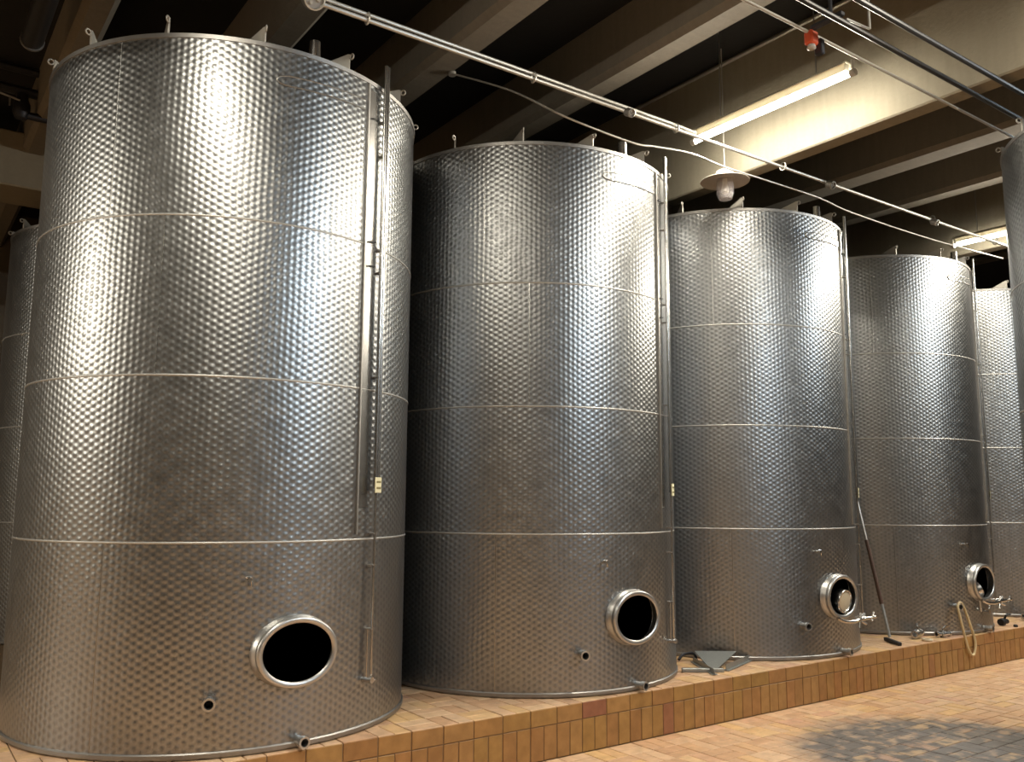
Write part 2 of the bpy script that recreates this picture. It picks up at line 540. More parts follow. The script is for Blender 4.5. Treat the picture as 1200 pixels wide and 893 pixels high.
# plinth: tiled step that carries the row of tanks
bm = bmesh.new(); add_box(bm, -5.0, 15.0, PY + 0.005, 11.6, 0.0, ZP - 0.005)
plinth = struct('tiled_plinth', bm, 'grout', 'long tiled step carrying the row of steel tanks', 'plinth')
face = []
for i in range(-20, 70):
    xc = 0.02 + (i + 0.5) * TP
    jit = lambda: random.uniform(-0.0012, 0.0012)
    face.append(Matrix.Translation((xc, PY + jit(), ZP - 0.0525)) @ Matrix.Rotation(PI / 2, 4, 'X'))
    for s in (-1, 1):
        face.append(Matrix.Translation((xc + s * TP / 4, PY + jit(), ZP - 0.105 - 0.1035)) @ Matrix.Rotation(PI / 2, 4, 'X') @ Matrix.Rotation(PI / 2, 4, 'Z'))
top = list(weave(-20, 70, 0, 10, PY + 0.003, ZP))
def on_top_visible(m):
    t = m.translation
    if t.y > 6.0: return False
    for x in TANK_X:
        if (t.x - x) ** 2 + (t.y - TANK_Y) ** 2 < (R - 0.10) ** 2: return False
    x, y, z = project(t)
    # hidden behind the next tank
    for tx in TANK_X:
        c = Vector((tx, TANK_Y)); p2 = Vector((t.x, t.y)); u = p2.normalized()
        along = c.dot(u); perp = abs(c.x * u.y - c.y * u.x)
        if perp < R - 0.05 and along < p2.length: return False
    return -10 < x < 1210 and y < 905 and z > 0
fv = sorted([m for m in face if m.translation.x > 1.7 and in_view(m)], key=lambda m: m.translation.x)[:175]
tv = sorted([m for m in top if on_top_visible(m)], key=lambda m: m.translation.x)[:120]
ids = {id(m) for m in fv + tv}
for ms, me_ in ((fv, tile_me), (tv, ftile_me)):
    for m in ms:
        o = link('tile', me_, plinth); o.matrix_local = m
tile_stuff('hidden_face_tiles', tile_me, [m for m in face if id(m) not in ids], 'tile', plinth)
tile_stuff('hidden_top_tiles', ftile_me, [m for m in top if id(m) not in ids], 'ftile', plinth)

# ------------------------------------------------------------------ the steel tank
def P(theta, r, z):
    t = math.radians(theta)
    return Vector((r * math.sin(t), -r * math.cos(t), z))

MAN_T, MAN_Z = 2.2, 0.815 - 0.318     # manhole centre (angle, height)
MAN_A, MAN_B = 0.195, 0.150           # half axes of the clear opening

def radial(theta, z, r=R):
    """frame with z axis pointing out of the wall, x along the wall to the right, y up"""
    t = math.radians(theta)
    n = Vector((math.sin(t), -math.cos(t), 0))
    x = Vector((math.cos(t), math.sin(t), 0))
    m = Matrix((x, Vector((0, 0, 1)), n)).transposed().to_4x4()
    m.translation = n * r + Vector((0, 0, z))
    return m

def shell_mesh():
    seg = 176
    bm = bmesh.new()
    th = 0.006
    add_lathe(bm, [(R, 0.03), (R, ZT - 0.01), (R - th, ZT - 0.01), (R - th, 0.03)], seg, closed=True)
    bmesh.ops.recalc_face_normals(bm, faces=bm.faces)
    me = bpy.data.meshes.new('shell_solid'); bm.to_mesh(me); bm.free()
    a = link('shell_solid', me)
    bm = bmesh.new()
    add_lathe(bm, [(0, -0.25), (MAN_B + 0.034, -0.25), (MAN_B + 0.034, 0.2), (0, 0.2)], 64, radial(MAN_T, MAN_Z), sx=(MAN_A + 0.034) / (MAN_B + 0.034))
    bmesh.ops.recalc_face_normals(bm, faces=bm.faces)
    me2 = bpy.data.meshes.new('cutter'); bm.to_mesh(me2); bm.free()
    b = link('cutter', me2)
    md = a.modifiers.new('cut', 'BOOLEAN'); md.operation = 'DIFFERENCE'; md.object = b; md.solver = 'EXACT'
    dg = bpy.context.evaluated_depsgraph_get()
    out = bpy.data.meshes.new_from_object(a.evaluated_get(dg))
    out.name = 'shell'
    bpy.data.objects.remove(a); bpy.data.objects.remove(b)
    nrm = [None] * len(out.loops)
    for p in out.polygons:
        c = Vector((p.center.x, p.center.y, 0))
        rad = [math.hypot(out.vertices[v].co.x, out.vertices[v].co.y) for v in p.vertices]
        outer = min(rad) > R - 0.0015
        inner = max(rad) < R - th + 0.0015
        flat = abs(p.normal.z) > 0.5
        for li in p.loop_indices:
            co = out.vertices[out.loops[li].vertex_index].co
            q = Vector((co.x, co.y, 0)).normalized()
            nrm[li] = p.normal.copy() if flat or not (outer or inner) else (q if outer else -q)
    for p in out.polygons:
        p.use_smooth = True
    out.normals_split_custom_set([tuple(n) for n in nrm])
    out.materials.clear(); out.materials.append(MT['swirl'])
    return out

def arc_strip(bm, t0, t1, z0f, z1f, r0, r1, n=24):
    """thin curved plate hugging the wall between two angles; z0f, z1f give lower and upper edge"""
    prev = None
    for i in range(n + 1):
        t = t0 + (t1 - t0) * i / n
        a, b_ = z0f(t), z1f(t)
        q = [bm.verts.new(P(t, r, z)) for r, z in ((r0, a), (r1, a), (r1, b_), (r0, b_))]
        if prev:
            for k in range(4):
                bm.faces.new((prev[k], prev[(k + 1) % 4], q[(k + 1) % 4], q[k]))
        else:
            bm.faces.new(q[::-1])
        prev = q
    bm.faces.new(prev)

def make_tank():
    t = thing('steel_tank', '', 'tank', (0, 0, ZP))
    sh = link('shell', shell_mesh(), t)
    # base skirt and floor of the tank
    bm = bmesh.new()
    add_lathe(bm, [(0, 0.02), (R - 0.05, 0.02), (R - 0.012, 0.0), (R + 0.004, 0.004), (R + 0.010, 0.012), (R + 0.010, 0.030), (R + 0.004, 0.036), (R - 0.004, 0.036), (R - 0.02, 0.045), (0, 0.045)], 176)
    finish(bm, 'base_rim', 'rim', t, True)
    # top rim and flat conical lid
    bm = bmesh.new()
    add_lathe(bm, [(R - 0.006, ZT - 0.03), (R + 0.006, ZT - 0.028), (R + 0.008, ZT - 0.004), (R + 0.002, ZT), (R - 0.02, ZT), (0.25, ZT + 0.14), (0.25, ZT + 0.22), (0, ZT + 0.22), (0, ZT + 0.13), (R - 0.03, ZT - 0.03)], 176)
    finish(bm, 'lid', 'rim', t, True)
    for z in (ZS1, ZS2, ZS3):
        bm = bmesh.new()
        add_lathe(bm, [(R - 0.003, z - 0.007), (R + 0.0025, z - 0.005), (R + 0.0035, z), (R + 0.0025, z + 0.005), (R - 0.003, z + 0.007)], 176)
        finish(bm, 'weld_seam', 'weld', t, True, 60)
    # upright welds, staggered from ring to ring
    for z0, z1, ths in ((0.04, ZS1, (-47, 73)), (ZS1, ZS2, (100,)), (ZS2, ZS3, (-36, 84)), (ZS3, ZT - 0.03, (-52, 110))):
        for a in ths:
            bm = bmesh.new()
            arc_strip(bm, a - 0.06, a + 0.06, lambda q: z0, lambda q: z1, R - 0.002, R + 0.0010, 2)
            finish(bm, 'upright_weld', 'steel', t)
    # lifting lugs: radial gussets with an eye on the rim
    for k in range(14):
        a = -38.3 + k * 360 / 14
        m = radial(a, ZT, R - 0.004)
        bm = bmesh.new()
        tri = [(0, 0), (0.0, 0.095), (-0.014, 0.095), (-0.28, 0.0)]
        v1 = [bm.verts.new((-0.005, z, x)) for x, z in tri]
        v2 = [bm.verts.new((0.005, z, x)) for x, z in tri]
        bm.faces.new(v1); bm.faces.new(v2[::-1])
        for q in range(4):
            bm.faces.new((v1[q], v2[q], v2[(q + 1) % 4], v1[(q + 1) % 4]))
        bmesh.ops.transform(bm, matrix=m @ Matrix.Rotation(0.6, 4, 'Y'), verts=bm.verts)
        lug = finish(bm, 'lifting_lug', 'lug', t)
        bm = bmesh.new()
        ring = [m @ Vector((0, 0.076 + 0.016 * math.sin(2 * PI * q / 12), 0.018 + 0.016 * math.cos(2 * PI * q / 12))) for q in range(12)]
        add_tube(bm, ring, 0.005, 6, closed=True)
        finish(bm, 'lug_eye', 'lug', lug, True)
    # vent stub on the lid
    bm = bmesh.new()
    m = Matrix.Translation(P(2.5, R - 0.05, ZT - 0.01))
    add_lathe(bm, [(0.0, 0), (0.036, 0), (0.032, 0.115), (0.032, 0.12), (0.026, 0.12), (0.026, 0.02), (0, 0.02)], 20, m)
    finish(bm, 'vent_stub', 'polished', t, True)
    # welded pad under the rim (rounded left end)
    zf = lambda q: 3.985 - 0.318 + (q - 6) * 0.0010
    def half(q):
        e = (q + 9.0) / 4.0
        return 0.030 * math.sqrt(max(0.02, min(1.0, 1 - (1 - min(e, 1)) ** 2)))
    bm = bmesh.new()
    arc_strip(bm, -9.0, 19.5, lambda q: zf(q) - half(q), lambda q: zf(q) + half(q), R - 0.002, R + 0.005, 30)
    pad = finish(bm, 'weld_pad', 'swirl', t)
    qs = [-9.0 + 28.5 * (i / 30) ** 1.6 for i in range(31)]
    line = [P(q, R + 0.004, zf(q) + half(q)) for q in reversed(qs)] + [P(q, R + 0.004, zf(q) - half(q)) for q in qs]
    bm = bmesh.new(); add_tube(bm, line, 0.0038, 6)
    finish(bm, 'pad_weld', 'dull', pad, True)
    # manhole: oval neck with rolled flange, open to the dark inside
    m = radial(MAN_T, MAN_Z)
    bm = bmesh.new()
    A, B = MAN_A, MAN_B
    prof = [(0.040, 0.004), (0.049, 0.0), (0.054, 0.003), (0.058, 0.018), (0.056, 0.028), (0.047, 0.033), (0.036, 0.032), (0.028, 0.028), (0.018, 0.031), (0.010, 0.038), (-0.02, 0.044), (-0.02, 0.034), (0.012, 0.025)]
    seg = 72
    rings = []
    for (z, off) in prof:
        rings.append([bm.verts.new(((A + off) * math.cos(2 * PI * k / seg), (B + off) * math.sin(2 * PI * k / seg), z)) for k in range(seg)])
    for a_, b_ in zip(rings, rings[1:] + rings[:1]):
        for k in range(seg):
            bm.faces.new((a_[k], a_[(k + 1) % seg], b_[(k + 1) % seg], b_[k]))
    bmesh.ops.transform(bm, matrix=m, verts=bm.verts)
    man = finish(bm, 'manhole', 'flange', t, True, 50)
    # side nozzle and drain nozzle
    for nm, th_, z, r_, ln in (('side_nozzle', -18.5, 0.598 - 0.318, 0.029, 0.085), ('drain_nozzle', 4.0, 0.042, 0.027, 0.085)):
        m = radial(th_, z)
        bm = bmesh.new()
        add_lathe(bm, [(r_ - 0.004, -0.03), (r_ - 0.004, ln * 0.55), (r_ + 0.004, ln * 0.62), (r_ + 0.004, ln), (r_ - 0.006, ln), (r_ - 0.006, -0.03)], 20, m, closed=True)
        nz = finish(bm, nm, 'flange', t, True)
        bm = bmesh.new()
        add_lathe(bm, [(0, 0.006), (r_ - 0.005, 0.006), (r_ - 0.005, 0.012), (0, 0.012)], 20, m)
        finish(bm, 'bore', 'black', nz)
    # sample tap
    m = radial(-10.5, 1.200 - 0.318)
    bm = bmesh.new()
    add_lathe(bm, [(0, 0), (0.008, 0), (0.008, 0.045), (0.011, 0.047), (0.011, 0.06), (0, 0.06)], 12, m)
    tap = finish(bm, 'sample_tap', 'polished', t, True)
    bm = bmesh.new()
    add_tube(bm, [m @ Vector(q) for q in ((0.0, 0, 0.05), (0.010, -0.012, 0.052), (0.012, -0.035, 0.052))], 0.006, 8)
    finish(bm, 'tap_spout', 'polished', tap, True)
    bm = bmesh.new()
    add_tube(bm, [m @ Vector(q) for q in ((-0.022, 0.012, 0.050), (0.012, 0.012, 0.050))], 0.005, 8)
    finish(bm, 'tap_lever', 'polished', tap, True)
    # level gauge: flat guide strip, rail, upper tube, thin lower tube, straps
    bm = bmesh.new()
    arc_strip(bm, 20.4, 25.0, lambda q: 1.25, lambda q: ZT - 0.06, R - 0.001, R + 0.003, 6)
    finish(bm, 'guide_strip', 'steel', t, True)
    bm = bmesh.new()
    arc_strip(bm, 20.3, 20.8, lambda q: 1.1, lambda q: ZT - 0.03, R, R + 0.016, 1)
    finish(bm, 'guide_rail', 'dull', t)
    bm = bmesh.new()
    g0 = radial(27.0, 0)
    def gp(x, z, out): return g0 @ Vector((x, z, out))
    for dx in (-0.010, 0.012):
        add_tube(bm, [gp(dx, 1.36, 0.035), gp(dx, ZT + 0.13, 0.035)], 0.0125, 12)
    gt = finish(bm, 'gauge_tube', 'polished', t, True)
    bm = bmesh.new()
    add_tube(bm, [gp(0.0, 0.30, 0.034), gp(0.0, 1.38, 0.034)], 0.0085, 10)
    finish(bm, 'gauge_glass', 'steel', t, True)
    bm = bmesh.new()
    add_tube(bm, [gp(-0.028, 0.29, 0.022), gp(-0.028, 0.56, 0.022)], 0.005, 8)
    finish(bm, 'drain_rod', 'steel', t, True)
    for z in (0.56, 0.92, 1.10, 2.66, 2.80, 3.62, 2.02, 3.40):
        bm = bmesh.new()
        add_box(bm, -0.02, 0.02, z - 0.004, z + 0.004, 0, 0.04, 0, g0)
        finish(bm, 'gauge_clip', 'dull', t)
    for z in (2.69, 2.84, 3.62):
        m = radial(24.0, z)
        bm = bmesh.new()
        add_box(bm, -0.035, 0.025, -0.004, 0.004, 0.002, 0.014, 0, m @ Matrix.Rotation(0.16, 4, 'Z'))
        finish(bm, 'strap', 'black', t)
    bm = bmesh.new()
    add_lathe(bm, [(0, 0), (0.014, 0), (0.014, 0.045), (0.018, 0.048), (0.018, 0.07), (0, 0.07)], 14, radial(25.4, 0.283))
    foot = finish(bm, 'gauge_valve', 'steel', t, True)
    bm = bmesh.new()
    add_box(bm, -0.035, 0.035, 0.268, 0.276, 0.025, 0.045, 0.002, g0)
    finish(bm, 'valve_lever', 'steel', foot)
    # small cream tag on the gauge, two lines of print
    bm = bmesh.new()
    add_box(bm, -0.030, 0.030, 1.335, 1.425, 0.048, 0.052, 0.001, g0)
    lab = finish(bm, 'gauge_tag', 'cream', t)
    for z in (1.398, 1.363):
        bm = bmesh.new()
        add_box(bm, -0.018, 0.024, z - 0.006, z + 0.006, 0.0515, 0.0528, 0, g0)
        finish(bm, 'print_line', 'ink', lab)
    return t

tank = make_tank()
G = 'dimpled stainless steel tanks'
tank.location = (TANK_X[0], TANK_Y, ZP)
LABELS = ['dimpled steel tank with open manhole at the row end by the dark pipe corner',
          'dimpled steel tank with open manhole just before the bent zinc bracket',
          'dimpled steel tank with a tilted inner door in its manhole',
          'dimpled steel tank with a cream hose loop hung on its nozzle',
          'mostly hidden steel tank beyond the tank with the cream hose']
tag(tank, LABELS[0], 'tank', G)
tanks = [tank]
for i in range(1, 5):
    c = dup(tank, (TANK_X[i], TANK_Y, ZP))
    tag(c, LABELS[i], 'tank', G)
    tanks.append(c)
c = dup(tank, (7.13, 1.86, 0.0), PI / 2); tag(c, 'dimpled steel tank standing across the aisle from the tiled plinth', 'tank', G)
c.location.z = ZP
opp = c
c = dup(tank, (2.0, 9.65, ZP), 0.3); tag(c, 'dimpled steel tank in the back row below the pale cross beam', 'tank', G)
# plinth piece that carries the tank across the aisle
bm = bmesh.new(); add_lathe(bm, [(0, 0), (R - 0.02, 0), (R - 0.02, ZP), (0, ZP)], 64, Matrix.Translation((7.13, 1.86, 0)))
struct('round_plinth', bm, 'wall', 'round concrete base under the tank across the aisle', 'plinth', smooth=True)

# swung-in manhole doors with yoke handles
def manhole_door(parent, tilt, shift, with_pad):
    m = radial(MAN_T, MAN_Z)
    md = m @ Matrix.Translation(Vector(shift)) @ Matrix.Rotation(tilt[0], 4, 'Y') @ Matrix.Rotation(tilt[1], 4, 'X')
    bm = bmesh.new()
    add_lathe(bm, [(0, -0.03), (0.098, -0.03), (0.102, -0.02), (0.102, 0.028), (0.097, 0.036), (0.086, 0.036), (0.080, 0.028), (0, 0.026)], 40, md, sx=1.28)
    d = finish(bm, 'manhole_door', 'polished', parent, True)
    if with_pad:
        bm = bmesh.new()
        add_lathe(bm, [(0, 0.026), (0.079, 0.026), (0.079, 0.031), (0.05, 0.036), (0, 0.038)], 32, md, sx=1.27)
        finish(bm, 'door_liner', 'beige', d, True)
    # hinge arm in front of the flange, clamp cross and T handle
    bm = bmesh.new()
    add_tube(bm, bez([m @ Vector(q) for q in ((-0.13, -0.165, 0.07), (-0.06, -0.195, 0.09), (0.05, -0.20, 0.115), (0.15, -0.18, 0.13), (0.20, -0.15, 0.12))]), 0.015, 10)
    arm = finish(bm, 'hinge_arm', 'polished', parent, True)
    bm = bmesh.new()
    add_tube(bm, [m @ Vector(q) for q in ((0.10, -0.19, 0.12), (0.29, -0.175, 0.17))], [0.016, 0.011], 10)
    finish(bm, 'clamp_screw', 'polished', arm, True)
    bm = bmesh.new()
    for q0, q1 in (((0.10, -0.255, 0.13), (0.135, -0.135, 0.13)), ((0.25, -0.205, 0.16), (0.275, -0.135, 0.165)), ((0.08, -0.175, 0.10), (0.16, -0.225, 0.16))):
        add_tube(bm, [m @ Vector(q0), m @ Vector(q1)], 0.011, 8)
    finish(bm, 'clamp_cross', 'polished', arm, True)
    return d
manhole_door(tanks[2], (0.12, 0.10), (0.035, -0.040, 0.012), True)
manhole_door(tanks[3], (0.95, -0.4), (0.06, -0.085, -0.10), False)
# extra valve below the manhole of the hose tank
m = radial(0.5, 0.50 - 0.318)
bm = bmesh.new()
add_tube(bm, [m @ Vector(q) for q in ((-0.05, 0.14, 0.03), (-0.05, 0.03, 0.03))], 0.012, 8)
add_tube(bm, [m @ Vector(q) for q in ((0.03, 0.03, 0.01), (0.03, 0.03, 0.08))], 0.024, 12)
add_tube(bm, [m @ Vector(q) for q in ((0.05, 0.03, 0.06), (0.09, 0.10, 0.06))], 0.010, 8)
finish(bm, 'valve_cluster', 'polished', tanks[3], True)

# ------------------------------------------------------------------ fluorescent lamps
LAMP_Z = 4.607
def make_lamp():
    t = thing('fluorescent_lamp', '', 'lamp')
    L = 0.73
    bm = bmesh.new()
    # roof-shaped reflector above a narrow batten, long axis Y
    prof = [(-0.075, 0.062), (-0.028, 0.098), (0.028, 0.098), (0.075, 0.062), (0.073, 0.058), (0.028, 0.088), (-0.028, 0.088), (-0.073, 0.058)]
    add_prism(bm, prof, 2 * L - 0.04)
    finish(bm, 'reflector', 'enamel', t)
    bm = bmesh.new(); add_box(bm, -0.026, 0.026, -L + 0.03, L - 0.03, 0.030, 0.089, 0.004)
    finish(bm, 'batten', 'enamel', t)
    bm = bmesh.new()
    add_tube(bm, [(0, -L, 0), (0, L, 0)], 0.019, 16)
    tb = finish(bm, 'tube', 'tube_warm', t, True)
    for s in (-1, 1):
        ld = bpy.data.lights.new('tube_light', 'AREA')
        ld.shape = 'RECTANGLE'; ld.size = 0.034; ld.size_y = 2 * L - 0.04
        ld.energy = TUBE_W * (0.30 if s > 0 else 1.0); ld.color = TUBE_WARM
        lo = bpy.data.objects.new('tube_light', ld)
        COL.objects.link(lo); lo.parent = tb
        lo.location = (s * 0.016, 0, -0.016)
        lo.rotation_euler = (0, -s * math.radians(37), 0)
    for s in (-1, 1):
        bm = bmesh.new()
        add_tube(bm, [(0, s * (L - 0.005), 0), (0, s * (L + 0.035), 0)], 0.026, 16)
        hol = finish(bm, 'lamp_holder', 'enamel_grey', t, True)
        bm = bmesh.new()
        add_tube(bm, [(0, s * (L + 0.012), 0.01), (0, s * (L + 0.012), 0.10)], 0.010, 8)
        finish(bm, 'holder_post', 'enamel_grey', hol, True)
    for y in (-0.45, 0.45):
        bm = bmesh.new()
        add_tube(bm, [(0, y, 0.10), (0, y, SLAB - LAMP_Z)], 0.005, 6)
        finish(bm, 'hanger_rod', 'dull', t)
    return t
lamp = make_lamp()
lamp.location = (5.30, 4.02, LAMP_Z)
tag(lamp, 'lit fluorescent tube lamp on the pale deep beam, beside the pendant lamp', 'lamp', 'fluorescent tube lamps')
cool_tube = None
def lamp_at(x, y, label, cool=False, z=LAMP_Z):
    global cool_tube
    c = dup(lamp, (x, y, z))
    tag(c, label, 'lamp', 'fluorescent tube lamps')
    if x < 0:      # hung free, away from any beam: both sides shine alike
        for ch in c.children:
            for li in ch.children:
                if li.type == 'LIGHT' and li.data.energy < TUBE_W:
                    li.data = li.data.copy(); li.data.energy = TUBE_W
    if cool:
        for ch in c.children:
            if ch.name.startswith('tube'):
                for li in ch.children:
                    li.data = li.data.copy(); li.data.color = TUBE_COOL; li.data.energy *= 1.15
                if cool_tube is None:
                    cool_tube = ch.data.copy(); cool_tube.materials[0] = MT['tube_cool']
                ch.data = cool_tube
    return c
lamp_at(10.0, 4.27, 'lit fluorescent tube lamp beside the tank edge across the aisle')
OUT = 'unseen fluorescent tube lamp beyond the view, lighting tanks and aisle'
for (x, y, cool) in ((5.3, 1.10, False), (5.3, -1.2, True), (5.3, -2.9, True), (0.48, 3.05, False), (0.48, 0.6, False),  # all unseen; second cool one added only to strengthen the bluish streak
                     (-4.52, 6.6, False), (-7.0, 5.4, False), (-7.0, 7.1, False), (-9.3, 7.4, False), (-9.3, 9.0, False), (10.0, 2.7, False), (10.0, 0.4, True), (10.0, -1.6, False)):  # unseen; extra left ones added to boost a streak, one to brighten the floor
    lamp_at(x, y, OUT, cool)

# ------------------------------------------------------------------ pendant lamp
pt = thing('pendant_lamp', 'unlit pendant lamp with disc shade and glass jar on a wire', 'lamp', (5.58, 4.68, 4.30))
bm = bmesh.new(); add_tube(bm, [(0, 0, 0.10), (0, 0, SLAB - 4.30)], 0.005, 6); finish(bm, 'wire', 'cable', pt)
bm = bmesh.new()
add_lathe(bm, [(0, 0.11), (0.03, 0.11), (0.07, 0.085), (0.082, 0.05), (0.082, 0.02), (0.07, 0.02), (0, 0.02)], 28)
finish(bm, 'cap', 'enamel_grey', pt, True)
bm = bmesh.new()
add_lathe(bm, [(0.06, 0.035), (0.14, 0.022), (0.205, 0.0), (0.205, -0.004), (0.14, 0.016), (0.06, 0.026)], 40, closed=True)
finish(bm, 'shade', 'enamel_grey', pt, True)
bm = bmesh.new()
add_lathe(bm, [(0.068, 0.02), (0.074, -0.03), (0.074, -0.11), (0.055, -0.16), (0.0, -0.178), (0.0, -0.172), (0.05, -0.155), (0.068, -0.11), (0.068, -0.03), (0.062, 0.02)], 28)
finish(bm, 'glass_jar', 'glass', pt, True)
bm = bmesh.new()
add_lathe(bm, [(0, 0.02), (0.02, 0.02), (0.02, -0.03), (0.032, -0.07), (0.03, -0.1), (0, -0.118)], 20)
finish(bm, 'bulb', 'enamel', pt, True)
bm = bmesh.new(); add_tube(bm, [(0, 0, 0.10), (-0.03, -0.03, 0.06), (-0.09, -0.05, 0.03), (-0.12, -0.06, 0.02)], 0.005, 6)
finish(bm, 'stay', 'cable', pt)

# ------------------------------------------------------------------ conduits, cables and rods under the ceiling
def pipe(name, pts, r, material, label, cat='pipe', group=None, seg=10):
    bm = bmesh.new(); add_tube(bm, pts, r, seg)
    return tag(finish(bm, name, material, None, True), label, cat, group)
CZ = 4.36
ct = thing('conduit_run', 'pair of pale conduit pipes slung under the beams above the tank fronts', 'conduit', (1.3, 4.31, CZ))
bm = bmesh.new(); add_tube(bm, [(0.0, 0, 0), (9.6, -0.06, 0)], 0.0135, 10); finish(bm, 'conduit_pipe', 'conduit', ct, True)
bm = bmesh.new(); add_tube(bm, [(0.45, 0.0, 0.036), (3.3, -0.015, 0.036), (3.5, -0.016, 0.030)], 0.012, 10); finish(bm, 'conduit_pipe', 'conduit', ct, True)
for x in (0.75, 1.95, 3.28, 4.54, 6.85, 8.1):
    bm = bmesh.new()
    ring = [(x, 0.028 * math.cos(2 * PI * q / 12) - 0.006 * x, 0.010 + 0.034 * math.sin(2 * PI * q / 12)) for q in range(12)]
    add_tube(bm, ring, 0.006, 6, closed=True)
    cl = finish(bm, 'pipe_clip', 'conduit', ct, True)
    if abs(x + 1.3 - 5.84) > 0.15: continue
    bm = bmesh.new()
    top_z = (DEEP if abs(x + 1.3 - 5.84) < 0.15 else (BEAM if any(abs(x + 1.3 - b) < 0.16 for b in (2.14, 3.32, 4.58, 8.17, 9.33)) else SLAB)) - CZ
    add_tube(bm, [(x, -0.006 * x, 0.04), (x, -0.006 * x, top_z)], 0.003, 6)
    finish(bm, 'hanger_rod', 'dull', cl)
def junction(x, y, z, r, label):
    t = thing('junction_box', label, 'junction box', (x, y, z), 0, 'round junction boxes')
    m = Matrix.Rotation(PI / 2 + 0.5, 4, 'X')
    bm = bmesh.new()
    add_lathe(bm, [(0, -0.025), (r, -0.025), (r, 0.02), (r * 0.9, 0.028), (r * 0.84, 0.02), (0, 0.02)], 28, m)
    finish(bm, 'box_body', 'dull', t, True)
    bm = bmesh.new()
    add_lathe(bm, [(r * 0.9, 0.02), (r * 1.02, 0.024), (r * 1.02, 0.034), (r * 0.9, 0.036)], 28, m, closed=True)
    finish(bm, 'cover_ring', 'conduit', t, True)
    for a in range(3):
        bm = bmesh.new()
        add_tube(bm, [m @ Vector((r * 0.45 * math.cos(a * 2.1), r * 0.45 * math.sin(a * 2.1), 0.018)), m @ Vector((r * 0.45 * math.cos(a * 2.1), r * 0.45 * math.sin(a * 2.1), 0.032))], r * 0.16, 8)
        finish(bm, 'cover_screw', 'conduit', t)
    return t
junction(1.70, 4.27, 4.35, 0.060, 'round metal junction box at the start of the paired conduits')
junction(4.05, 4.235, 4.325, 0.030, 'small round box on the conduit before the pendant lamp')
junction(6.42, 4.235, 4.325, 0.034, 'small round box on the conduit beyond the deep lit beam')
junction(8.12, 4.235, 4.325, 0.030, 'small round box on the conduit near the far lamp')

pipe('sagging_cable', bez([(3.42, 5.60, 4.99), (3.50, 4.90, 4.59), (3.70, 4.50, 4.29), (4.276, 4.45, 4.235), (4.524, 4.45, 4.265), (4.917, 4.45, 4.307), (5.316, 4.45, 4.29), (5.856, 4.45, 4.297), (6.57, 4.45, 4.30), (7.09, 4.45, 4.265), (8.43, 4.45, 4.266), (9.96, 4.45, 4.322)], 6), 0.0075, 'conduit', 'thin sagging pale cable running just above the tank rims', 'cable')
bm = bmesh.new(); add_lathe(bm, [(0, 0), (0.03, 0), (0.03, 0.03), (0, 0.03)], 14, Matrix.Translation((3.42, 5.60, 4.975)))
tag(finish(bm, 'cable_anchor', 'conduit', None, True), 'round anchor fixing the sagging cable to a beam', 'anchor')
pipe('beam_conduit', [(5.735, 2.0, SLAB - 0.05), (5.735, 6.0, SLAB - 0.05)], 0.016, 'conduit', 'thin conduit along the top corner of the deep lit beam', 'conduit')
pipe('thin_conduit', [(3.2, 2.885, CZ), (4.25, 2.875, CZ), (6.9, 2.87, CZ)], 0.0095, 'cable', 'thin grey conduit carrying the red box', 'conduit')
pipe('dark_rod', [(3.6, 2.69, CZ), (6.9, 2.69, CZ)], 0.017, 'darkpipe', 'dark ceiling rod nearer the thin grey conduit', 'rod', 'dark ceiling rods')
pipe('dark_rod', [(3.7, 2.51, CZ), (6.9, 2.49, CZ)], 0.017, 'darkpipe', 'dark ceiling rod farther from the thin grey conduit', 'rod', 'dark ceiling rods')
# switch cluster: red box and dark hanger
t = thing('alarm_box', 'small red box clipped to the thin grey conduit', 'box', (4.235, 2.875, CZ - 0.02))
bm = bmesh.new(); add_box(bm, -0.035, 0.035, -0.03, 0.03, -0.055, 0.03, 0.010); finish(bm, 'box_body', 'red', t)
bm = bmesh.new(); add_lathe(bm, [(0, 0), (0.022, 0), (0.026, -0.02), (0.015, -0.028), (0, -0.028)], 16, Matrix.Translation((0, 0, -0.055))); finish(bm, 'lamp_button', 'enamel_grey', t, True)
t = thing('rod_hanger', 'dark hanger bracket tying the rods to the ceiling', 'hanger', (4.25, 2.75, CZ))
bm = bmesh.new(); add_box(bm, -0.02, 0.02, -0.08, 0.13, 0.025, 0.05, 0.004); finish(bm, 'cross_bar', 'dark', t)
bm = bmesh.new(); add_tube(bm, [(0, 0.0, 0.04), (0, 0.0, SLAB - CZ)], 0.012, 8); finish(bm, 'drop_rod', 'dark', t)
bm = bmesh.new(); add_box(bm, 0.045, 0.085, 0.10, 0.15, -0.11, -0.014, 0.006); finish(bm, 'switch_box', 'dark', t)
bm = bmesh.new(); add_tube(bm, [(0.06, -0.06, 0.03), (0.30, -0.06, 0.05), (0.30, -0.06, SLAB - CZ)], 0.008, 8); finish(bm, 'drop_conduit', 'cable', t)

